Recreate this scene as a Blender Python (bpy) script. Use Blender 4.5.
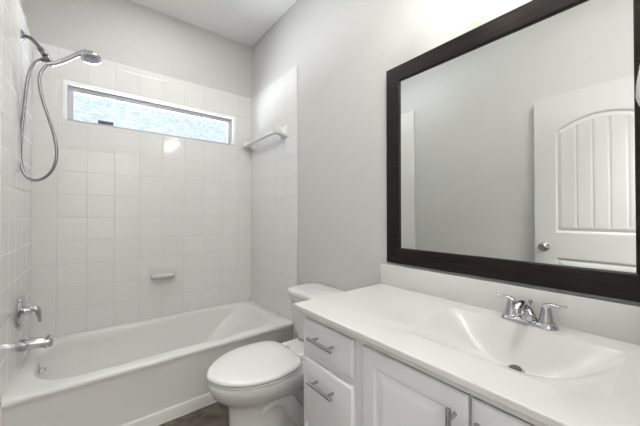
import bpy, bmesh, math, random
from mathutils import Vector, Matrix
random.seed(4)
S = bpy.context.scene
for o in list(bpy.data.objects): bpy.data.objects.remove(o)
COL = S.collection

# ---------------------------------------------------------------- camera
FPX = 288.1
cd = bpy.data.cameras.new('camera'); cam = bpy.data.objects.new('camera', cd); COL.objects.link(cam)
cd.sensor_fit = 'HORIZONTAL'; cd.sensor_width = 36; cd.lens = 36 * FPX / 640
cd.shift_y = -1.5 / 640; cd.clip_start = 0.01
cam.location = (-1.192, 0, 1.159)
cam.rotation_euler = (math.radians(90.6), 0, math.radians(-38.3))
S.camera = cam
# ---------------------------------------------------------------- world, exposure, lights
S.view_settings.view_transform = 'Standard'; S.view_settings.look = 'None'
S.view_settings.gamma = 1; S.view_settings.use_curve_mapping = False
S.view_settings.exposure = 1.12
W = bpy.data.worlds.new('world'); S.world = W; W.use_nodes = True
nt = W.node_tree; bg = nt.nodes['Background']
tc = nt.nodes.new('ShaderNodeTexCoord'); sx = nt.nodes.new('ShaderNodeSeparateXYZ')
rp = nt.nodes.new('ShaderNodeValToRGB')
nt.links.new(tc.outputs['Generated'], sx.inputs[0]); nt.links.new(sx.outputs[2], rp.inputs[0])
rp.color_ramp.elements[0].position = 0.0; rp.color_ramp.elements[0].color = (0.80, 0.86, 0.93, 1)
rp.color_ramp.elements[1].position = 0.9; rp.color_ramp.elements[1].color = (0.52, 0.68, 0.98, 1)
nt.links.new(rp.outputs[0], bg.inputs[0]); bg.inputs[1].default_value = .62

def area(name, loc, rot, sx_, sy_, power, col=(1, 1, 1)):
    l = bpy.data.lights.new(name, 'AREA'); l.shape = 'RECTANGLE'; l.size = sx_; l.size_y = sy_
    l.energy = power; l.color = col
    o = bpy.data.objects.new(name, l); COL.objects.link(o); o.location = loc; o.rotation_euler = rot
    return o
CEIL = 2.765
LAMP_E = 18.0        # glow of the vanity bulbs
HALL_W = 42.0
# fill light added in the unseen hall, brightens the room through the doorway
area('hall_fill_light', (-.70, -0.80, 2.70), (0, 0, 0), 0.7, 0.7, HALL_W, (1, .985, .965))
# added fill near the entry, brightens the vanity; no known fixture
area('entry_fill_light', (-.78, .08, 2.72), (0, 0, 0), 0.22, 0.22, 4.4, (1, .985, .965))
area('tub_fill_light', (-.80, 1.85, CEIL - .012), (0, 0, 0), 0.35, 0.35, 3.4, (1, .99, .975))  # added fill over the bathtub, stands for no real lamp
# daylight from the ground outside, entering by the high window
area('window_daylight', (-0.76, 3.50, 1.15), (math.radians(-140), 0, 0), 2.6, 1.2, 190.0, (.90, .95, 1))

# ---------------------------------------------------------------- materials
def mat(name, col, rough=0.5, metal=0.0, coat=0.0, bump=None, spec=0.5, var=None):
    m = bpy.data.materials.new(name); m.use_nodes = True; n = m.node_tree; b = n.nodes['Principled BSDF']
    b.inputs['Base Color'].default_value = (*col, 1); b.inputs['Roughness'].default_value = rough
    b.inputs['Metallic'].default_value = metal; b.inputs['Coat Weight'].default_value = coat
    b.inputs['Coat Roughness'].default_value = .04; b.inputs['Specular IOR Level'].default_value = spec
    t = n.nodes.new('ShaderNodeTexCoord')
    if bump:
        sc, st, dist = bump
        nz = n.nodes.new('ShaderNodeTexNoise'); nz.inputs['Scale'].default_value = sc; nz.inputs['Detail'].default_value = 2
        n.links.new(t.outputs['Object'], nz.inputs['Vector'])
        bm = n.nodes.new('ShaderNodeBump'); bm.inputs['Strength'].default_value = st; bm.inputs['Distance'].default_value = dist
        n.links.new(nz.outputs[0], bm.inputs['Height']); n.links.new(bm.outputs[0], b.inputs['Normal'])
    if var:
        sc, c2 = var
        nz = n.nodes.new('ShaderNodeTexNoise'); nz.inputs['Scale'].default_value = sc; nz.inputs['Detail'].default_value = 3
        n.links.new(t.outputs['Object'], nz.inputs['Vector'])
        mx = n.nodes.new('ShaderNodeMix'); mx.data_type = 'RGBA'
        mx.inputs[6].default_value = (*col, 1); mx.inputs[7].default_value = (*c2, 1)
        n.links.new(nz.outputs[0], mx.inputs[0]); n.links.new(mx.outputs[2], b.inputs['Base Color'])
    return m
M = {}
M['paint'] = mat('painted_drywall', (.58, .575, .56), .55, bump=(85, .35, .004), spec=.35)
M['ceiling'] = mat('ceiling_paint', (.90, .90, .895), .8, bump=(60, .3, .004))
M['white_paint'] = mat('white_enamel_paint', (.62, .62, .615), .32, var=(2.0, (.605, .605, .60)))
M['cabinet'] = mat('cabinet_paint', (.80, .80, .82), .35, var=(3.0, (.785, .785, .805)))
M['porcelain'] = mat('glazed_porcelain', (.74, .735, .72), .12, coat=.4, var=(2.0, (.73, .725, .71)))
M['seat'] = mat('toilet_seat_plastic', (.76, .755, .74), .22, var=(2.0, (.75, .745, .73)))
M['tub'] = mat('tub_acrylic', (.76, .75, .73), .34, coat=.08, var=(1.5, (.73, .72, .70)))
M['ceramic'] = mat('glazed_ceramic', (.72, .715, .70), .15, coat=.4, var=(8, (.65, .645, .63)))
M['marble'] = mat('cultured_marble', (.69, .68, .66), .26, coat=.15, var=(3.0, (.68, .67, .65)))
M['chrome'] = mat('polished_chrome', (.58, .58, .60), .08, 1.0, var=(20, (.55, .55, .57)))
M['nickel'] = mat('brushed_nickel', (.46, .455, .45), .2, 1.0, bump=(200, .1, .001))
M['gunmetal'] = mat('dark_brushed_metal', (.16, .16, .165), .28, 1.0, bump=(200, .1, .001))
M['hose'] = mat('steel_hose', (.30, .30, .31), .25, 1.0)
M['dark_rubber'] = mat('dark_grey_nozzles', (.10, .10, .11), .5, bump=(300, .3, .001))
M['dark_metal'] = mat('tarnished_metal', (.16, .13, .10), .4, 1.0, bump=(200, .2, .001))
M['vinyl'] = mat('window_vinyl', (.50, .51, .53), .4, var=(5, (.48, .49, .51)))
M['white_trim'] = mat('window_trim_white', (.92, .92, .92), .3, var=(5, (.90, .90, .90)))
M['latch'] = mat('dark_blue_latch', (.06, .07, .13), .4, bump=(50, .1, .001))
M['caulk'] = mat('caulk', (.72, .69, .60), .5, bump=(90, .2, .001))
M['mirror'] = mat('silvered_glass', (.79, .81, .79), .0, 1.0)

def tile_mat(name, ax, u0, v0, su, sv, col, grout, rough=.1, mortar=.0022):
    """square glazed tile: grout lines from the position on the wall"""
    m = bpy.data.materials.new(name); m.use_nodes = True; n = m.node_tree; L = n.links; b = n.nodes['Principled BSDF']
    t = n.nodes.new('ShaderNodeTexCoord'); s = n.nodes.new('ShaderNodeSeparateXYZ'); L.new(t.outputs['Object'], s.inputs[0])
    def math_(op, a, v=None):
        k = n.nodes.new('ShaderNodeMath'); k.operation = op
        L.new(a, k.inputs[0]) if not isinstance(a, (int, float)) else None
        if v is not None:
            if isinstance(v, (int, float)): k.inputs[1].default_value = v
            else: L.new(v, k.inputs[1])
        return k.outputs[0]
    idx = {'x': 0, 'y': 1, 'z': 2}
    lines = []; cells = []
    for a, o0, sz in ((ax[0], u0, su), (ax[1], v0, sv)):
        q = math_('DIVIDE', math_('SUBTRACT', s.outputs[idx[a]], o0), sz)
        fr = math_('FRACT', q); cells.append(math_('FLOOR', q))
        d = math_('MULTIPLY', math_('SUBTRACT', math_('ABSOLUTE', math_('SUBTRACT', fr, .5)), .5), -sz)   # distance to the joint
        lines.append(d)
    dist = math_('MINIMUM', lines[0], lines[1])
    mr = n.nodes.new('ShaderNodeMapRange'); L.new(dist, mr.inputs[0])
    mr.inputs[1].default_value = mortar * .5; mr.inputs[2].default_value = mortar
    mr.inputs[3].default_value = 0; mr.inputs[4].default_value = 1
    cmb = n.nodes.new('ShaderNodeCombineXYZ'); L.new(cells[0], cmb.inputs[0]); L.new(cells[1], cmb.inputs[1])
    wn = n.nodes.new('ShaderNodeTexWhiteNoise'); L.new(cmb.outputs[0], wn.inputs[0])
    mx0 = n.nodes.new('ShaderNodeMix'); mx0.data_type = 'RGBA'; L.new(wn.outputs[0], mx0.inputs[0])
    mx0.inputs[6].default_value = (*col, 1); mx0.inputs[7].default_value = (*[c * .975 for c in col], 1)
    mx = n.nodes.new('ShaderNodeMix'); mx.data_type = 'RGBA'; L.new(mr.outputs[0], mx.inputs[0])
    mx.inputs[6].default_value = (*grout, 1); L.new(mx0.outputs[2], mx.inputs[7])
    L.new(mx.outputs[2], b.inputs['Base Color'])
    rr = n.nodes.new('ShaderNodeMapRange'); L.new(mr.outputs[0], rr.inputs[0])
    rr.inputs[3].default_value = .7; rr.inputs[4].default_value = rough; L.new(rr.outputs[0], b.inputs['Roughness'])
    nz = n.nodes.new('ShaderNodeTexNoise'); nz.inputs['Scale'].default_value = 5; L.new(t.outputs['Object'], nz.inputs['Vector'])
    mr2 = n.nodes.new('ShaderNodeMapRange'); L.new(dist, mr2.inputs[0]); mr2.inputs[1].default_value = mortar * .4; mr2.inputs[2].default_value = mortar * 2.2
    ad = math_('ADD', mr2.outputs[0], math_('MULTIPLY', nz.outputs[0], 1.4))
    bm = n.nodes.new('ShaderNodeBump'); bm.inputs['Strength'].default_value = .5; bm.inputs['Distance'].default_value = .0012
    L.new(ad, bm.inputs['Height']); L.new(bm.outputs[0], b.inputs['Normal'])
    return m, n, mx0
TC = (.76, .755, .735); GC = (.62, .61, .59)
TZ = .3625
M['tile_back'] = tile_mat('wall_tile_back', 'xz', -1.067, TZ, .1546, .155, TC, GC)[0]
M['tile_side'] = tile_mat('wall_tile_side', 'yz', 2.553, TZ, .1546, .155, TC, (.54, .53, .51))[0]
M['tile_left'] = tile_mat('wall_tile_left', 'yz', 2.553, TZ, .1546, .155, TC, (.68, .675, .655))[0]
fm, fn, fmx = tile_mat('slate_floor_tile', 'xy', -.56, 1.66, .305, .305, (.21, .17, .135), (.15, .125, .10), .45, .005)
nz = fn.nodes.new('ShaderNodeTexNoise'); nz.inputs['Scale'].default_value = 14; nz.inputs['Detail'].default_value = 8
tcn = [x for x in fn.nodes if x.type == 'TEX_COORD'][0]; fn.links.new(tcn.outputs['Object'], nz.inputs['Vector'])
cr = fn.nodes.new('ShaderNodeValToRGB'); fn.links.new(nz.outputs[0], cr.inputs[0])
cr.color_ramp.elements[0].position = .32; cr.color_ramp.elements[0].color = (.045, .033, .024, 1)
cr.color_ramp.elements[1].position = .68; cr.color_ramp.elements[1].color = (.19, .155, .12, 1)
gm = [l.to_node for l in fmx.outputs[2].links][0]
fn.links.new(cr.outputs[0], gm.inputs[7]); M['floor'] = fm

def wood_mat():
    m = mat('espresso_wood', (.02, .014, .012), .33); n = m.node_tree; b = n.nodes['Principled BSDF']; b.inputs['Specular IOR Level'].default_value = .25
    t = n.nodes.new('ShaderNodeTexCoord'); mp = n.nodes.new('ShaderNodeMapping'); mp.inputs['Scale'].default_value = (60, 2.2, 60)
    n.links.new(t.outputs['Object'], mp.inputs[0])
    nz = n.nodes.new('ShaderNodeTexNoise'); nz.inputs['Scale'].default_value = 3; nz.inputs['Detail'].default_value = 6
    n.links.new(mp.outputs[0], nz.inputs['Vector'])
    r = n.nodes.new('ShaderNodeValToRGB'); n.links.new(nz.outputs[0], r.inputs[0])
    r.color_ramp.elements[0].position = .35; r.color_ramp.elements[0].color = (.006, .004, .0035, 1)
    r.color_ramp.elements[1].position = .75; r.color_ramp.elements[1].color = (.026, .017, .013, 1)
    n.links.new(r.outputs[0], b.inputs['Base Color'])
    bm = n.nodes.new('ShaderNodeBump'); bm.inputs['Strength'].default_value = .4; bm.inputs['Distance'].default_value = .001
    n.links.new(nz.outputs[0], bm.inputs['Height']); n.links.new(bm.outputs[0], b.inputs['Normal'])
    return m
M['wood'] = wood_mat()

def obscure_glass():
    m = bpy.data.materials.new('obscure_glass'); m.use_nodes = True; n = m.node_tree; n.nodes.clear(); L = n.links
    out = n.nodes.new('ShaderNodeOutputMaterial'); tr = n.nodes.new('ShaderNodeBsdfTransparent'); gl = n.nodes.new('ShaderNodeBsdfGlossy')
    gl.inputs['Roughness'].default_value = .35
    t = n.nodes.new('ShaderNodeTexCoord'); mp = n.nodes.new('ShaderNodeMapping'); mp.inputs['Scale'].default_value = (1, 1, 2.4)
    L.new(t.outputs['Object'], mp.inputs[0])
    nz = n.nodes.new('ShaderNodeTexNoise'); nz.inputs['Scale'].default_value = 34; nz.inputs['Detail'].default_value = 4; nz.inputs['Distortion'].default_value = 1.2
    L.new(mp.outputs[0], nz.inputs['Vector'])
    r = n.nodes.new('ShaderNodeValToRGB'); L.new(nz.outputs[0], r.inputs[0])
    r.color_ramp.elements[0].position = .36; r.color_ramp.elements[0].color = (.83, .87, .89, 1)
    r.color_ramp.elements[1].position = .62; r.color_ramp.elements[1].color = (1, 1, 1, 1)
    L.new(r.outputs[0], tr.inputs[0])
    mx = n.nodes.new('ShaderNodeMixShader'); mx.inputs[0].default_value = .03
    L.new(tr.outputs[0], mx.inputs[1]); L.new(gl.outputs[0], mx.inputs[2]); L.new(mx.outputs[0], out.inputs[0])
    return m
M['obscure'] = obscure_glass()
g = bpy.data.materials.new('clear_lamp_glass'); g.use_nodes = True; gb = g.node_tree.nodes['Principled BSDF']
gb.inputs['Transmission Weight'].default_value = .6; gb.inputs['Roughness'].default_value = .05; gb.inputs['IOR'].default_value = 1.45
gb.inputs['Base Color'].default_value = (.9, .9, .92, 1); M['lamp_glass'] = g
e = bpy.data.materials.new('lit_bulb'); e.use_nodes = True; eb = e.node_tree.nodes['Principled BSDF']
eb.inputs['Emission Color'].default_value = (1, .965, .92, 1); eb.inputs['Emission Strength'].default_value = LAMP_E; M['bulb'] = e

# ---------------------------------------------------------------- mesh helpers (all coordinates are room coordinates)
def wpos(o):
    p = Vector((0, 0, 0))
    while o is not None: p += o.location; o = o.parent
    return p
def obj(name, bm, m, parent=None, smooth=True, kind=None, label=None, ang=35):
    bmesh.ops.recalc_face_normals(bm, faces=bm.faces)
    me = bpy.data.meshes.new(name)
    p = wpos(parent)
    bmesh.ops.translate(bm, verts=bm.verts, vec=-p)
    bm.to_mesh(me); bm.free()
    for k in (m if isinstance(m, (list, tuple)) else [m]): me.materials.append(k)
    if smooth:
        for f in me.polygons: f.use_smooth = True
        me.set_sharp_from_angle(angle=math.radians(ang))
    o = bpy.data.objects.new(name, me); COL.objects.link(o)
    if parent: o.parent = parent
    if kind: o['kind'] = kind
    if label: o['label'] = label
    return o
def thing(name, loc, label, cat, group=None):
    o = bpy.data.objects.new(name, None); COL.objects.link(o); o.location = loc; o.empty_display_size = .05
    o['label'] = label; o['category'] = cat
    if group: o['group'] = group
    return o
def tag(o, label, cat):
    o['label'] = label; o['category'] = cat; return o
def box(bm, x0, x1, y0, y1, z0, z1, bev=0, seg=2):
    t = bmesh.new()
    r = bmesh.ops.create_cube(t, size=1)
    bmesh.ops.scale(t, vec=(x1 - x0, y1 - y0, z1 - z0), verts=t.verts)
    bmesh.ops.translate(t, vec=((x0 + x1) / 2, (y0 + y1) / 2, (z0 + z1) / 2), verts=t.verts)
    if bev: bmesh.ops.bevel(t, geom=t.edges[:], offset=bev, segments=seg, profile=.5, affect='EDGES')
    me = bpy.data.meshes.new('t'); t.to_mesh(me); t.free(); bm.from_mesh(me); bpy.data.meshes.remove(me)
    return bm
def loft(bm, loops, cap0=True, cap1=True):
    vs = [[bm.verts.new(p) for p in lp] for lp in loops]
    n = len(vs[0])
    for a, b in zip(vs, vs[1:]):
        for i in range(n):
            j = (i + 1) % n
            bm.faces.new((a[i], a[j], b[j], b[i]))
    if cap0: bm.faces.new(vs[0][::-1])
    if cap1: bm.faces.new(vs[-1])
    return bm
def spline(pts, n=8):
    P = [Vector(p) for p in pts]; out = []
    for i in range(len(P) - 1):
        p0 = P[max(i - 1, 0)]; p1 = P[i]; p2 = P[i + 1]; p3 = P[min(i + 2, len(P) - 1)]
        for k in range(n):
            t = k / n
            out.append(.5 * ((2 * p1) + (p2 - p0) * t + (2 * p0 - 5 * p1 + 4 * p2 - p3) * t * t + (3 * p1 - p0 - 3 * p2 + p3) * t ** 3))
    out.append(P[-1]); return out
def tube(bm, pts, r, seg=14, flat=None):
    """tube along pts, r one radius or one for each point; flat squashes it along that world axis"""
    P = [Vector(p) for p in pts]; n = len(P)
    R = r if isinstance(r, (list, tuple)) else [r] * n
    t0 = (P[1] - P[0]).normalized(); up = Vector((0, 0, 1)) if abs(t0.z) < .9 else Vector((0, 1, 0))
    a = t0.cross(up).normalized(); loops = []
    for i in range(n):
        t = (P[min(i + 1, n - 1)] - P[max(i - 1, 0)]).normalized()
        a = (a - t * a.dot(t)).normalized(); b = t.cross(a)
        lp = []
        for k in range(seg):
            w = 2 * math.pi * k / seg; v = a * math.cos(w) * R[i] + b * math.sin(w) * R[i]
            if flat: v = Vector([v[q] * flat[q] for q in range(3)])
            lp.append(P[i] + v)
        loops.append(lp)
    return loft(bm, loops)
def lerp_r(rs, n):
    out = []
    for i in range(n):
        t = i / (n - 1) * (len(rs) - 1); k = min(int(t), len(rs) - 2); out.append(rs[k] + (rs[k + 1] - rs[k]) * (t - k))
    return out
def lathe(bm, prof, org, axis, seg=28):
    """prof: (distance along the axis, radius)"""
    ax = Vector(axis).normalized(); org = Vector(org)
    up = Vector((0, 0, 1)) if abs(ax.z) < .9 else Vector((1, 0, 0))
    a = ax.cross(up).normalized(); b = ax.cross(a)
    return loft(bm, [[org + ax * d + (a * math.cos(2 * math.pi * k / seg) + b * math.sin(2 * math.pi * k / seg)) * max(r, 1e-4) for k in range(seg)] for d, r in prof])
def rrect(x0, x1, y0, y1, r, z, ns=10, nc=10):
    """rounded rectangle loop with a fixed count of points"""
    pts = []
    cs = [(x1 - r, y1 - r, 0), (x0 + r, y1 - r, 90), (x0 + r, y0 + r, 180), (x1 - r, y0 + r, 270)]
    for i, (cx, cy, a0) in enumerate(cs):
        for k in range(nc + 1):
            a = math.radians(a0 + 90 * k / nc); pts.append(Vector((cx + r * math.cos(a), cy + r * math.sin(a), z)))
        nx = cs[(i + 1) % 4]; a = math.radians(a0 + 90)
        p = pts[-1].copy(); a1 = math.radians(nx[2]); q = Vector((nx[0] + r * math.cos(a1), nx[1] + r * math.sin(a1), z))
        for k in range(1, ns): pts.append(p.lerp(q, k / ns))
    return pts

# ---------------------------------------------------------------- room shell
CZ = 2.765; XL = -1.524; YB = 2.565; YF = -.03
def struct(name, bm, m, parent=None, smooth=False):
    return obj(name, bm, m, parent, smooth=smooth, kind='structure')
struct('floor', box(bmesh.new(), XL - .12, .12, -1.75, YB + .12, -.1, 0), M['floor'])
struct('ceiling', box(bmesh.new(), XL - .12, .12, -1.75, YB + .12, CZ, CZ + .1), M['ceiling'])
wr = struct('wall_right', box(bmesh.new(), 0, .12, YF - .12, YB + .12, 0, CZ), M['paint'])
wl = struct('wall_left', box(bmesh.new(), XL - .12, XL, -.03, YB + .12, 0, CZ), M['paint'])
WX0, WX1, WZ0, WZ1 = -1.350, -.170, 1.790, 2.052
bm = bmesh.new()
box(bm, XL, 0, YB, YB + .12, 0, WZ0); box(bm, XL, 0, YB, YB + .12, WZ1, CZ)
box(bm, XL, WX0, YB, YB + .12, WZ0, WZ1); box(bm, WX1, 0, YB, YB + .12, WZ0, WZ1)
wb = struct('wall_back', bm, M['paint'])
DX0, DX1, DZ1 = -1.475, -.70, 2.05
bm = bmesh.new()
box(bm, XL - .12, DX0, YF - .12, YF, 0, CZ); box(bm, DX1, 0, YF - .12, YF, 0, CZ); box(bm, DX0, DX1, YF - .12, YF, DZ1, CZ)
struct('wall_front', bm, M['paint'])
# the hall beyond the doorway
bm = bmesh.new()
box(bm, XL - .12, .12, -1.75, -1.65, 0, CZ); box(bm, XL - .22, XL - .12, -1.75, YF - .12, 0, CZ); box(bm, .12, .22, -1.75, YF - .12, 0, CZ)
struct('wall_hall', bm, M['paint'])
# tile surround, proud of the drywall
TT = .012; ZT = 2.263
YT = 1.772
bm = bmesh.new()
box(bm, XL, 0, YB - TT, YB, 0, WZ0); box(bm, XL, 0, YB - TT, YB, WZ1, ZT)
box(bm, XL, WX0, YB - TT, YB, WZ0, WZ1); box(bm, WX1, 0, YB - TT, YB, WZ0, WZ1)
struct('tile_surround', bm, M['tile_back'], wb)
struct('tile_surround', box(bmesh.new(), -TT, 0, YT, YB - TT, 0, ZT, .003, 1), M['tile_side'], wr)
struct('tile_surround', box(bmesh.new(), XL, XL + .029, YT, YB - TT, 0, ZT, .003, 1), M['tile_left'], wl)
# baseboards and the door casing
struct('baseboard_right', box(bmesh.new(), -.014, 0, .985, YT - .002, 0, .085, .004), M['white_paint'])
struct('baseboard_left', box(bmesh.new(), XL, XL + .014, YF, YT - .002, 0, .085, .004), M['white_paint'])
bm = bmesh.new()
box(bm, DX1, DX1 + .06, YF, YF + .015, 0, DZ1 + .06, .004); box(bm, DX0, DX1, YF, YF + .015, DZ1, DZ1 + .06, .004)
box(bm, DX1 - .018, DX1, YF - .12, YF, 0, DZ1, 0); box(bm, DX0, DX0 + .005, YF - .12, YF - .01, 0, DZ1); box(bm, DX0, DX1 - .018, YF - .12, YF, DZ1 - .015, DZ1)
struct('trim_1', bm, M['white_paint'])

# window
win = bpy.data.objects.new('window_1', None); COL.objects.link(win); win.location = ((WX0 + WX1) / 2, YB, WZ0); win['kind'] = 'structure'
bm = bmesh.new(); f = .019; y0, y1 = YB - TT - .006, YB + .055
box(bm, WX0 - .004, WX1 + .004, y0, y1, WZ1 - f, WZ1 + .004, .002); box(bm, WX0 - .004, WX0 + f, y0, y1, WZ0, WZ1 - f, .002); box(bm, WX1 - f, WX1 + .004, y0, y1, WZ0, WZ1 - f, .002)
struct('window_casing', bm, M['white_trim'], win)
struct('window_sill', box(bmesh.new(), WX0 + f, WX1 - f, YB - TT - .002, YB + .055, WZ0 - .002, WZ0 + .006, .001), M['vinyl'], win)
bm = bmesh.new(); s = .034; a0, a1, c0, c1 = WX0 + f, WX1 - f, WZ0 + .006, WZ1 - f; ya, yb = YB + .02, YB + .055
box(bm, a0, a1, ya, yb, c1 - s, c1, .002); box(bm, a0, a1, ya, yb, c0, c0 + .012, .002)
box(bm, a0, a0 + s, ya, yb, c0 + .012, c1 - s, .002); box(bm, a1 - s, a1, ya, yb, c0 + .012, c1 - s, .002)
struct('window_frame', bm, M['vinyl'], win)
struct('window_pane', box(bmesh.new(), a0 + s, a1 - s, YB + .036, YB + .041, c0 + .012, c1 - s), M['obscure'], win)
bm = bmesh.new(); box(bm, -1.165, -1.075, YB + .006, YB + .020, c0 + .012, c0 + .034, .003); box(bm, -1.14, -1.10, YB + .000, YB + .006, c0 + .016, c0 + .028, .002)
struct('window_latch', bm, M['latch'], win)

# ---------------------------------------------------------------- door, standing open along the left wall
door = bpy.data.objects.new('door_1', None); COL.objects.link(door); door.location = (-1.48, -.02, 0); door['kind'] = 'structure'
XF = -1.455; DY0, DY1 = -.025, .702; DT = 2.022
def door_leaf():
    """one side: grid relief for the arched plank panel and the lower panel"""
    bm = bmesh.new()
    ny, nzz = 150, 300
    pa0, pa1 = DY0 + .128, DY1 - .128; pm = (pa0 + pa1) / 2; hw = (pa1 - pa0) / 2
    def sd_panel(y, z, zb, zt, rise):
        top = zt + rise * (1 - ((y - pm) / hw) ** 2) if abs(y - pm) < hw else zt
        return min(y - pa0, pa1 - y, z - zb, (top - z) * .93)
    def height(y, z):
        h = 0
        for zb, zt, rise, planks in ((1.035, 1.755, .085, True), (.22, .845, 0, False)):
            d = sd_panel(y, z, zb, zt, rise)
            if d > 0:
                if d < .012: h = -.007 * min(1, d / .006)
                elif d < .030: h = -.007 + .006 * (d - .012) / .018
                else:
                    h = -.001
                    if planks:
                        q = ((y - pa0 - .03) % ((hw * 2 - .06) / 5)); q = min(q, (hw * 2 - .06) / 5 - q)
                        if q < .004 and .04 < d: h = -.004
        return h
    ys = [DY0 + (DY1 - DY0) * i / ny for i in range(ny + 1)]; zs = [.012 + (DT - .012) * j / nzz for j in range(nzz + 1)]
    V = [[bm.verts.new((XF + height(y, z), y, z)) for z in zs] for y in ys]
    for i in range(ny):
        for j in range(nzz): bm.faces.new((V[i][j], V[i + 1][j], V[i + 1][j + 1], V[i][j + 1]))
    # sides and back
    rim = [V[i][0] for i in range(ny + 1)] + [V[ny][j] for j in range(1, nzz + 1)] + [V[i][nzz] for i in range(ny - 1, -1, -1)] + [V[0][j] for j in range(nzz - 1, 0, -1)]
    bk = [bm.verts.new((XF - .035, v.co.y, v.co.z)) for v in rim]
    for i in range(len(rim)):
        j = (i + 1) % len(rim); bm.faces.new((rim[i], rim[j], bk[j], bk[i]))
    bm.faces.new(bk)
    return bm
struct('door_leaf', door_leaf(), M['white_paint'], door, True)
for sgn, x0, k in ((1, XF, 1), (-1, XF - .035, .5)):
    kn = struct('door_knob', lathe(bmesh.new(), [(0, .033), (.004, .033), (.008, .028), (.010, .012), (.026 * k, .011), (.032 * k, .020), (.042 * k, .0275), (.052 * k, .0275), (.060 * k, .020), (.062 * k, .006)], (x0, .645, .925), (sgn, 0, 0)), M['nickel'], door, True)
for z in (.25, 1.03, 1.80):
    struct('hinge', lathe(bmesh.new(), [(0, .006), (.002, .007), (.088, .007), (.09, .006)], (XF + .006, DY0 - .006 + .004, z), (0, 0, 1), 12), M['nickel'], door, True)

# ---------------------------------------------------------------- bathtub
TY0, TY1 = 1.809, YB - TT - .001; TX0, TX1 = XL + .030, -TT - .001; CY = 2.18
tub = thing('bathtub', ((TX0 + TX1) / 2, (TY0 + TY1) / 2, 0), 'white alcove bathtub below the tiled walls, with a plain front apron', 'bathtub')
bm = bmesh.new()
L = []
def R_(i0, i1, y0, y1, r, z): L.append(rrect(i0, i1, y0, y1, r, z - (.006 if z > .3 else 0), 14, 14))
R_(TX0, TX1, TY0 - .004, TY1, .003, 0.001); R_(TX0, TX1, TY0 - .004, TY1, .003, .058); R_(TX0, TX1, TY0 - .001, TY1, .003, .064)
R_(TX0, TX1, TY0 + .010, TY1, .003, .066); R_(TX0, TX1, TY0 + .009, TY1, .003, .31)
R_(TX0, TX1, TY0 + .006, TY1, .004, .328); R_(TX0, TX1, TY0 + .001, TY1, .006, .338); R_(TX0, TX1, TY0, TY1, .006, .350)
R_(TX0 + .001, TX1 - .001, TY0 + .004, TY1 - .001, .008, .359); R_(TX0 + .004, TX1 - .004, TY0 + .012, TY1 - .004, .01, .3625)
ix0, ix1, iy0, iy1 = TX0 + .070, TX1 - .075, TY0 + .078, TY1 - .040
R_(ix0 - .012, ix1 + .014, iy0 - .012, iy1 + .012, .19, .3625); R_(ix0 - .004, ix1 + .004, iy0 - .004, iy1 + .004, .195, .3605)
R_(ix0, ix1, iy0, iy1, .20, .354); R_(ix0 + .004, ix1 - .006, iy0 + .004, iy1 - .004, .20, .345)
for t in (.15, .35, .55, .75, .88, .95, 1):
    z = .345 - .275 * t; e_ = t ** 1.3 if t < .76 else t ** 1.3 + (t - .75) * .35
    R_(ix0 + .004 + .05 * e_, ix1 - .006 - .26 * e_, iy0 + .004 + .045 * e_, iy1 - .004 - .075 * e_, .18, z)
R_(ix0 + .20, ix1 - .42, iy0 + .16, iy1 - .16, .10, .066)
loft(bm, L)
obj('tub_shell', bm, M['tub'], tub, ang=50)
ov = obj('overflow_plate', lathe(bmesh.new(), [(0, .026), (.004, .026), (.008, .022), (.010, .006)], (ix0 + .008, CY, .318), (1, 0, .12)), M['chrome'], tub, label='round chrome overflow plate')
obj('overflow_lever', tube(bmesh.new(), [(ix0 + .016, CY, .322), (ix0 + .030, CY, .320), (ix0 + .036, CY, .304)], [.004, .004, .003], 10), M['chrome'], ov)
obj('tub_drain', lathe(bmesh.new(), [(0, .03), (.003, .03), (.005, .024), (.006, .01)], (ix0 + .24, CY, .066), (0, 0, 1)), M['chrome'], tub)
bm = bmesh.new(); box(bm, -1.45, -.03, TY0 - .010, TY0 - .004, 0.0005, .006, .002); box(bm, TX0 - .001, TX0 + .005, TY0 - .014, TY0 - .004, 0.0005, .352, .002)
obj('caulk_bead', bm, M['caulk'], tub, label='cream caulk bead')
bm = bmesh.new(); zc = .3555
tube(bm, [(TX0 + .002, TY0 + .02, zc), (TX0 + .002, TY1 - .004, zc)], .004, 10); tube(bm, [(TX0 + .003, TY1 - .003, zc), (TX1 - .003, TY1 - .003, zc)], .0035, 10); tube(bm, [(TX1 - .003, TY0 + .01, zc), (TX1 - .003, TY1 - .004, zc)], .0035, 10)
obj('wall_caulk', bm, M['tub'], tub)

# ---------------------------------------------------------------- wall plumbing (left wall, centre line of the tub)
XW = XL + .029   # tile face of the left wall
sh = thing('handheld_shower', (XW, CY, 2.11), 'chrome handheld shower with looping metal hose, on the left tiled wall near the window', 'shower')
obj('wall_flange', lathe(bmesh.new(), [(0, .030), (.003, .030), (.010, .022), (.014, .012), (.016, .009)], (XW, CY, 2.113), (1, 0, 0)), M['chrome'], sh)
arm = spline([(XW + .004, CY, 2.113), (XW + .03, CY, 2.112), (XW + .05, CY, 2.098), (-1.421, CY, 2.068)], 6)
obj('arm', tube(bmesh.new(), arm, .0095, 14), M['gunmetal'], sh)
d = Vector((.40, 0, -.62)).normalized(); c0 = Vector((-1.424, CY, 2.072))
obj('swivel_collar', lathe(bmesh.new(), [(0, .011), (.002, .015), (.018, .016), (.020, .012), (.026, .012), (.028, .017), (.042, .017), (.046, .012)], c0, d, 12), M['gunmetal'], sh, label='dark metal swivel collar')
bm = bmesh.new(); c1 = c0 + d * .046
lathe(bm, [(0, .012), (.004, .016), (.05, .015), (.056, .010)], c1, d, 16)
lathe(bm, [(0, .012), (.012, .012), (.016, .0105), (.026, .0105)], c1 + d * .02 + Vector((-.008, 0, 0)), (-.85, 0, -.35), 14)
obj('hose_bracket', bm, M['gunmetal'], sh, label='dark metal bracket holding the hand shower')
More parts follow.
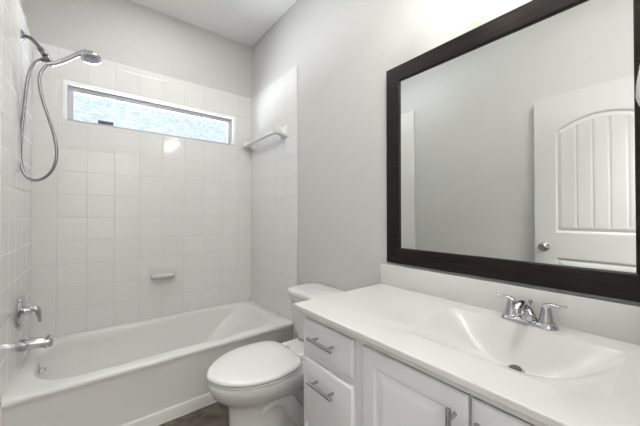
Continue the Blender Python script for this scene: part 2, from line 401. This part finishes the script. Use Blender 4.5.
yh = CY - .022
hp = spline([(-1.392, yh, 1.982), (-1.36, yh, 1.998), (-1.32, yh, 2.028), (-1.285, yh, 2.060), (-1.255, yh, 2.088), (-1.225, yh, 2.098)], 6)
obj('shower_handle', tube(bmesh.new(), hp, lerp_r([.009, .0125, .013, .0125, .014, .026], len(hp)), 16), M['chrome'], sh)
hn = Vector((.08, -.24, -1)).normalized()
hc = Vector((-1.207, yh, 2.108))
hd = obj('spray_head', lathe(bmesh.new(), [(0, .004), (.003, .022), (.010, .036), (.022, .046), (.032, .050), (.040, .049), (.042, .044)], hc, hn), M['chrome'], sh)
obj('spray_face', lathe(bmesh.new(), [(.040, .032), (.0445, .032), (.0455, .012)], hc, hn), M['dark_rubber'], hd, label='dark grey nozzle ring')
pts = [(-1.410, CY, 2.010), (-1.430, CY, 2.000), (-1.454, CY + .004, 1.962), (-1.470, CY + .006, 1.89), (-1.482, CY + .006, 1.74), (-1.492, CY + .006, 1.58), (-1.4945, CY + .004, 1.46), (-1.478, CY, 1.375),
       (-1.440, CY - .008, 1.345), (-1.395, CY - .014, 1.365), (-1.362, CY - .02, 1.42), (-1.350, CY - .022, 1.50), (-1.362, CY - .022, 1.60), (-1.390, CY - .022, 1.71), (-1.412, CY - .022, 1.80),
       (-1.422, CY - .022, 1.88), (-1.415, CY - .022, 1.935), (-1.392, yh, 1.982)]
obj('hose', tube(bmesh.new(), spline(pts, 8), .0075, 12), M['hose'], sh)

va = thing('shower_valve', (XW, CY, .65), 'round chrome shower valve plate with a curved lever, on left tiled wall', 'shower valve')
obj('escutcheon', lathe(bmesh.new(), [(0, .080), (.008, .083), (.015, .079), (.021, .062), (.024, .03)], (XW, CY, .648), (1, 0, 0), 40), M['chrome'], va)
obj('valve_stem', lathe(bmesh.new(), [(.010, .026), (.030, .022), (.046, .021), (.052, .016)], (XW, CY, .648), (1, 0, 0)), M['chrome'], va)
lp = spline([(XW + .040, CY, .650), (XW + .062, CY - .003, .652), (XW + .074, CY - .006, .640), (XW + .080, CY - .008, .612), (XW + .083, CY - .01, .580)], 6)
obj('lever', tube(bmesh.new(), lp, lerp_r([.018, .017, .013, .009, .006], len(lp)), 14), M['chrome'], va)
sp = thing('tub_spout', (XW, CY, .47), 'chrome bathtub spout with a lift diverter on top, below the valve', 'tub spout')
bm = bmesh.new()
loops = []
for x, zc, w, hgt in ((0, .468, .030, .030), (.004, .468, .031, .031), (.05, .466, .029, .030), (.09, .462, .026, .027), (.118, .456, .023, .024), (.130, .452, .021, .022), (.136, .450, .014, .016)):
    loops.append([(XW + x, CY + w * math.cos(2 * math.pi * k / 24), zc + hgt * math.sin(2 * math.pi * k / 24)) for k in range(24)])
loft(bm, loops)
lathe(bm, [(0, .019), (.018, .019), (.022, .016)], (XW + .112, CY, .452), (.1, 0, -1), 20)
obj('spout_body', bm, M['chrome'], sp)
obj('diverter_knob', lathe(bmesh.new(), [(0, .004), (.012, .004), (.014, .010), (.019, .010), (.021, .006)], (XW + .118, CY, .474), (0, 0, 1), 16), M['chrome'], sp)

# soap dish on the back wall
bm = bmesh.new(); y = YB - TT
prof = []  # (depth, z) profile, extruded in x with end cheeks
box(bm, -.842, -.667, y - .012, y, .655, .770, .004)
secs = [(-.838, .010), (-.828, .040), (-.80, .062), (-.755, .070), (-.71, .062), (-.681, .040), (-.671, .010)]
loops = []
for x, dpt in secs:
    yy = y - .010
    loops.append([(x, yy, .662), (x, yy - dpt * .5, .660), (x, yy - dpt, .675), (x, yy - dpt - .004, .692), (x, yy - dpt + .004, .698), (x, yy - dpt + .010, .690), (x, yy - dpt * .4, .684), (x, yy, .690)])
loft(bm, loops)
tag(obj('soap_dish', bm, M['ceramic'], ang=60), 'small white ceramic soap dish set into the tiled wall under the window', 'soap dish')

# ceramic towel bar on the right tiled wall
tb = thing('towel_bar', (-TT, 2.23, 1.806), 'short white ceramic towel bar high on the right tiled wall', 'towel bar')
for yy in (1.945, 2.505):
    bm = bmesh.new()
    def sq(x, h): return [Vector((x, yy + p.x, 1.806 + p.y)) for p in rrect(-h, h, -h, h, h * .3, 0, 3, 4)]
    loft(bm, [sq(-TT, .050), sq(-TT - .008, .050), sq(-TT - .014, .042), sq(-TT - .032, .029), sq(-TT - .055, .026), sq(-TT - .082, .025), sq(-TT - .088, .018)])
    obj('post', bm, M['ceramic'], tb)
obj('bar', lathe(bmesh.new(), [(0, .0135), (.52, .0135)], (-TT - .060, 1.963, 1.806), (0, 1, 0), 20), M['seat'], tb)

# ---------------------------------------------------------------- toilet (faces -X, tank on the right wall)
TYC = 1.335
toi = thing('toilet', (-.45, TYC, 0), 'white two-piece toilet with closed lid between bathtub and vanity', 'toilet')
def egg(xf, xb, hw, z, n=56, sq=2.0, taper=0.0, pt=1.0, m=.56):
    """plan outline: pointed-round towards -X (front), squarer and tapering at the back"""
    xm = xf + (xb - xf) * m; pts = []
    for k in range(n):
        a = 2 * math.pi * k / n; c, s_ = math.cos(a), math.sin(a)
        if c < 0: x = xm + c * (xm - xf); yq = math.copysign(abs(s_) ** pt, s_)
        else:
            x = xm + (abs(c) ** (2 / sq)) * (xb - xm); yq = math.copysign(abs(s_) ** (2 / sq), s_)
            yq *= 1 - taper * ((x - xm) / (xb - xm)) ** 2
        pts.append(Vector((x, TYC + hw * yq, z)))
    return pts
bm = bmesh.new()
prof = [(-.690, -.11, .118, .001, 2.6), (-.690, -.11, .118, .018, 2.6), (-.684, -.12, .110, .028, 2.6), (-.680, -.13, .104, .08, 2.6), (-.680, -.14, .103, .17, 2.6), (-.683, -.15, .105, .245, 2.6), (-.694, -.16, .118, .268, 2.6),
        (-.725, -.18, .146, .292, 2.8), (-.752, -.20, .166, .322, 3), (-.770, -.21, .180, .355, 3.4), (-.776, -.215, .184, .380, 3.6), (-.774, -.22, .182, .390, 3.6), (-.765, -.225, .174, .394, 3.6)]
loft(bm, [egg(a, b, h, z, sq=q, taper=.12, pt=1.1) for a, b, h, z, q in prof])
obj('bowl', bm, M['porcelain'], toi, ang=60)
bm = bmesh.new()
for s_ in (-1, 1):
    tr = spline([(-.56, TYC + s_ * .045, .19), (-.49, TYC + s_ * .066, .255), (-.42, TYC + s_ * .078, .235), (-.375, TYC + s_ * .080, .165), (-.31, TYC + s_ * .080, .10), (-.22, TYC + s_ * .06, .08)], 6)
    tube(bm, tr, lerp_r([.03, .046, .048, .048, .048, .045], len(tr)), 16)
obj('trapway', bm, M['porcelain'], toi, ang=70)
bm = bmesh.new()
loft(bm, [rrect(-.36, -.035, TYC - w, TYC + w, .03, z) for w, z in ((.080, .16), (.10, .24), (.135, .33), (.150, .375), (.152, .392), (.146, .400))])
obj('tank_deck', bm, M['porcelain'], toi)
for s_ in (-1, 1):
    obj('bolt_cap', lathe(bmesh.new(), [(0, .016), (.008, .016), (.016, .012), (.020, .004)], (-.36, TYC + s_ * .125, .012), (0, 0, 1), 16), M['porcelain'], toi)
bm = bmesh.new(); box(bm, -.42, -.30, TYC - .145, TYC + .145, .001, .014, .004)
obj('foot', bm, M['porcelain'], toi)
# seat ring and lid
bm = bmesh.new()
loft(bm, [egg(-.770, -.352, .180, .396, sq=6, taper=.17, pt=1.16, m=.60), egg(-.776, -.346, .186, .400, sq=6, taper=.17, pt=1.16, m=.60), egg(-.776, -.346, .186, .408, sq=6, taper=.17, pt=1.16, m=.60), egg(-.764, -.356, .175, .4115, sq=6, taper=.17, pt=1.16, m=.60)])
obj('seat', bm, M['seat'], toi, ang=50)
bm = bmesh.new()
loft(bm, [egg(-.764, -.358, .173, .4125, sq=6, taper=.17, pt=1.16, m=.60), egg(-.781, -.351, .190, .4155, sq=6, taper=.19, pt=1.16, m=.60), egg(-.782, -.350, .191, .424, sq=6, taper=.19, pt=1.16, m=.60), egg(-.776, -.355, .186, .431, sq=6, taper=.19, pt=1.16, m=.60), egg(-.765, -.36, .176, .4340, sq=6, taper=.17, pt=1.16, m=.60), egg(-.70, -.42, .12, .4350, sq=6, taper=.17, pt=1.16, m=.60)])
obj('seat_lid', bm, M['seat'], toi, ang=50)
for s_ in (-1, 1):
    obj('hinge', box(bmesh.new(), -.345, -.315, TYC + s_ * .075 - .022, TYC + s_ * .075 + .022, .400, .428, .006, 3), M['seat'], toi)
bm = bmesh.new()
loft(bm, [rrect(x0, -.022, TYC - w, TYC + w, r, z) for x0, w, r, z in ((-.185, .165, .04, .402), (-.205, .178, .045, .412), (-.218, .186, .05, .46), (-.232, .200, .05, .60), (-.236, .205, .05, .665))])
obj('tank', bm, M['porcelain'], toi, ang=50)
bm = bmesh.new()
def tl(i, z, r=.06): return rrect(-.252 + i, -.014 - i * .3, TYC - .222 + i, TYC + .222 - i, r, z)
loft(bm, [tl(.012, .666), tl(.002, .672), tl(0, .680), tl(0, .694), tl(.004, .702), tl(.012, .706), tl(.04, .708)])
obj('tank_lid', bm, M['porcelain'], toi, ang=50)
bm = bmesh.new(); lathe(bm, [(0, .012), (.006, .012), (.012, .008)], (-.230, TYC + .150, .635), (-1, 0, 0), 16)
tube(bm, [(-.242, TYC + .150, .635), (-.247, TYC + .12, .632), (-.246, TYC + .085, .626)], [.005, .006, .007], 12)
obj('flush_lever', bm, M['chrome'], toi, label='chrome flush lever')

# ---------------------------------------------------------------- vanity
VX = -.520; VY0, VY1 = YF + .002, .957; FZ = .100
van = thing('vanity_cabinet', (VX / 2, (VY0 + VY1) / 2, 0), 'white painted vanity cabinet with drawers and raised-panel doors, against right wall', 'cabinet')
bm = bmesh.new()
box(bm, VX, VX + .018, VY0, VY1, FZ, .765, .001, 1)
for a_, b_ in ((VY0, VY0 + .016), (VY1 - .016, VY1)): box(bm, VX + .018, -.002, a_, b_, FZ, .765, 0)
box(bm, VX + .018, -.002, VY0 + .016, VY1 - .016, FZ, FZ + .016); box(bm, -.018, -.002, VY0 + .016, VY1 - .016, FZ + .016, .765)
box(bm, VX + .07, -.002, VY0, VY1 - .001, 0.001, FZ)
obj('carcass', bm, M['cabinet'], van)
def front_slab(y0, y1, z0, z1, raised):
    """overlay front with eased edges and, on doors, a raised centre panel; faces -X"""
    bm = bmesh.new()
    def q(i, x): return [Vector((x, p.x, p.y)) for p in rrect(y0 + i, y1 - i, z0 + i, z1 - i, .0015, 0, 1, 2)]
    L = [q(0, VX - .001), q(0, VX - .013), q(.004, VX - .018), q(.010, VX - .0195)]
    if raised: L += [q(.046, VX - .0195), q(.049, VX - .013), q(.056, VX - .0115), q(.078, VX - .018), q(.082, VX - .019)]
    return loft(bm, L)
def bar_pull(parent, c, axis, ln, half):
    bm = bmesh.new(); c = Vector(c); a = Vector(axis)
    lathe(bm, [(0, .0052), (.001, .0062), (ln - .001, .0062), (ln, .0052)], c - a * ln / 2, a, 16)
    for s_ in (-1, 1):
        o_ = c + a * half * s_
        lathe(bm, [(0, .0050), (c.x * -1 + VX - .0195, .0050)], o_, (1, 0, 0), 12)
        
    return obj('pull_handle', bm, M['nickel'], parent, label='brushed metal bar pull')
for z0, z1, zc in ((.632, .757, .703), (.372, .604, .545), (.118, .344, .285)):
    dr = obj('drawer_front', front_slab(.663, .927, z0, z1, False), M['cabinet'], van, ang=20)
    bar_pull(dr, (VX - .050, .797, zc), (0, 1, 0), .136, .044)
for y0, y1, hy in ((.3015, .619, .329), (-.018, .2945, .268)):
    dr = obj('door', front_slab(y0, y1, .118, .757, True), M['cabinet'], van, ang=20)
    bar_pull(dr, (VX - .050, hy, .660), (0, 0, 1), .136, .044)

# countertop with its moulded basin
ct = thing('vanity_countertop', (-.28, .47, .776), 'white cultured marble vanity top with a moulded rectangular basin and backsplash', 'countertop')
CT = .802; CX0 = -.556; CY0, CY1 = YF + .001, .980
bx0, bx1, by0, by1 = -.440, -.108, .094, .552
bm = bmesh.new()
nx, ny = 56, 72
def smooth(t): t = max(0, min(1, t)); return t * t * (3 - 2 * t)
def basin(s_, t):
    u = abs(2 * t - 1); arc = max(0, 1 - u ** 2.2)
    ex = .19
    back = 1 - (1 - s_ / ex) ** 1.35 if s_ < ex else 1
    q_ = max(0, (s_ - .21) / .79)
    front = 1 - q_ if q_ < .85 else .15 * (1 - smooth((q_ - .85) / .15) * .5 - (q_ - .85) / .15 * .5)
    return -.116 * arc * back * front
G = []
def ease(k, n): return k / n
for i in range(nx + 1):
    q_ = i / nx; s_ = q_ ** 1.6   # 0 at the back
    x = bx1 + (bx0 - bx1) * s_
    G.append([bm.verts.new((x, by0 + (by1 - by0) * j / ny, CT + basin(s_, j / ny))) for j in range(ny + 1)])
for i in range(nx):
    for j in range(ny): bm.faces.new((G[i][j], G[i + 1][j], G[i + 1][j + 1], G[i][j + 1]))
# flat top around the basin, meeting its rim vertex for vertex
rim = [G[0][j] for j in range(ny + 1)] + [G[i][ny] for i in range(1, nx + 1)] + [G[nx][j] for j in range(ny - 1, -1, -1)] + [G[i][0] for i in range(nx - 1, 0, -1)]
def outer(ix):
    X0, X1, Y0, Y1 = CX0 + ix, -.002, CY0, CY1 - ix
    o_ = []
    for j in range(ny + 1): o_.append((X1, Y0 + (Y1 - Y0) * j / ny))
    for i in range(1, nx + 1): o_.append((X1 + (X0 - X1) * (i / nx) ** 1.6, Y1))
    for j in range(ny - 1, -1, -1): o_.append((X0, Y0 + (Y1 - Y0) * j / ny))
    for i in range(nx - 1, 0, -1): o_.append((X1 + (X0 - X1) * (i / nx) ** 1.6, Y0))
    return o_
prev = rim
for ix, z in ((.003, CT), (.001, CT - .001), (0, CT - .003), (0, CT - .017), (.002, CT - .019), (.007, CT - .020), (.008, CT - .032), (.014, CT - .032), (.014, CT - .024)):
    cur = [bm.verts.new((a, b, z)) for a, b in outer(ix)]
    for i in range(len(cur)):
        j = (i + 1) % len(cur); bm.faces.new((prev[i], prev[j], cur[j], cur[i]))
    prev = cur
obj('counter_slab', bm, M['marble'], ct, ang=11)
obj('backsplash', box(bmesh.new(), -.020, -.001, CY0, CY1, CT - .001, .907, .003), M['marble'], ct)
dr = obj('sink_drain', lathe(bmesh.new(), [(0, .024), (.004, .024), (.006, .019), (.0065, .017)], (-.186, .321, .6865), (-.05, 0, 1), 28), M['chrome'], ct, label='round chrome drain flange')
obj('drain_stopper', lathe(bmesh.new(), [(.004, .015), (.009, .0165), (.012, .014), (.013, .004)], (-.186, .321, .6865), (-.05, 0, 1), 24), M['dark_metal'], dr, label='tarnished pop-up stopper')

# faucet
FY = .322; FX = -.064
fa = thing('sink_faucet', (FX, FY, CT), 'chrome two-handle sink faucet behind the basin, below the mirror', 'faucet')
bm = bmesh.new()
def st(i, z): return [Vector((FX + p.x, FY + p.y, z)) for p in rrect(-.026 + i, .026 - i, -.079 + i, .079 - i, .0255 - i, 0, 6, 8)]
loft(bm, [st(0, CT + .0005), st(0, CT + .005), st(.003, CT + .010), st(.010, CT + .014), st(.02, CT + .016)])
obj('base_plate', bm, M['chrome'], fa)
for s_ in (-1, 1):
    hy = FY + s_ * .048
    h = obj('handle', lathe(bmesh.new(), [(.010, .025), (.018, .024), (.020, .020), (.040, .016), (.056, .0135), (.064, .013), (.070, .010), (.073, .004)], (FX, hy, CT), (0, 0, 1), 24), M['chrome'], fa)
    q_ = spline([(FX, hy - s_ * .004, CT + .066), (FX - .002, hy + s_ * .014, CT + .074), (FX - .004, hy + s_ * .034, CT + .073), (FX - .006, hy + s_ * .052, CT + .077)], 6)
    obj('lever', tube(bmesh.new(), q_, lerp_r([.011, .007, .005, .004], len(q_)), 12, flat=(1.3, 1, .8)), M['chrome'], h)
q_ = spline([(FX + .004, FY, CT + .010), (FX - .010, FY, CT + .040), (FX - .040, FY, CT + .066), (FX - .075, FY, CT + .073), (FX - .100, FY, CT + .064), (FX - .106, FY, CT + .050)], 6)
obj('spout', tube(bmesh.new(), q_, lerp_r([.026, .019, .015, .0135, .0125, .011], len(q_)), 18), M['chrome'], fa)
obj('lift_rod', lathe(bmesh.new(), [(.012, .0028), (.062, .0028), (.064, .006), (.070, .007), (.075, .004)], (FX + .020, FY, CT), (0, 0, 1), 12), M['chrome'], fa)

# ---------------------------------------------------------------- mirror
MY0, MY1, MZ0, MZ1, FW = .0065, .938, .919, 1.890, .0775
mi = thing('wall_mirror', (-.001, (MY0 + MY1) / 2, MZ0), 'large rectangular mirror in a wide dark espresso wood frame above the vanity', 'mirror')
bm = bmesh.new()
sec = [(0, -.002), (0, -.019), (.002, -.022), (FW - .004, -.022), (FW, -.018), (FW, -.008), (FW, -.002)]   # (inset, x)
loops = []
for i, x in sec:
    loops.append([bm.verts.new((x, y, z)) for y, z in ((MY0 + i, MZ0 + i), (MY1 - i, MZ0 + i), (MY1 - i, MZ1 - i), (MY0 + i, MZ1 - i))])
for a, b in zip(loops, loops[1:] + loops[:1]):
    for k in range(4):
        j = (k + 1) % 4; bm.faces.new((a[k], a[j], b[j], b[k]))
obj('frame', bm, M['wood'], mi, smooth=False)
obj('mirror_glass', box(bmesh.new(), -.012, -.003, MY0 + FW + .0005, MY1 - FW - .0005, MZ0 + FW + .0005, MZ1 - FW - .0005), M['mirror'], mi, smooth=False, label='silvered mirror glass')

# ---------------------------------------------------------------- lights fixed to the walls
vl = thing('vanity_light', (-.002, .35, 2.16), 'three-globe vanity light bar on the wall above the mirror', 'lamp')
obj('back_bar', box(bmesh.new(), -.030, -.001, .10, .60, 2.16, 2.23, .008, 3), M['nickel'], vl)
for y in (.13, .35, .57):
    obj('lamp_arm', lathe(bmesh.new(), [(0, .018), (.01, .012), (.17, .010), (.19, .022), (.195, .022)], (-.030, y, 2.195), (-1, 0, 0), 16), M['nickel'], vl)
    b_ = bmesh.new(); bmesh.ops.create_uvsphere(b_, u_segments=20, v_segments=12, radius=.05); bmesh.ops.translate(b_, verts=b_.verts, vec=(-.27, y, 2.195))
    obj('globe', b_, M['bulb'], vl)
sc = thing('wall_sconce', (-.25, YF, 1.50), 'clear glass teardrop shade of a wall sconce at the right edge, beside the mirror', 'lamp')
obj('back_plate', lathe(bmesh.new(), [(0, .03), (.006, .03), (.010, .024)], (-.25, YF, 1.645), (0, 1, 0)), M['nickel'], sc)
q_ = spline([(-.25, YF + .008, 1.645), (-.25, .014, 1.648), (-.25, .0205, 1.62), (-.25, .0205, 1.583)], 5)
obj('arm', tube(bmesh.new(), q_, .007, 12), M['nickel'], sc)
obj('glass_shade', lathe(bmesh.new(), [(0, .014), (.02, .018), (.06, .030), (.10, .039), (.14, .044), (.165, .045), (.185, .040), (.197, .026), (.201, .010)], (-.25, .0205, 1.583), (0, 0, -1), 36), M['lamp_glass'], sc)
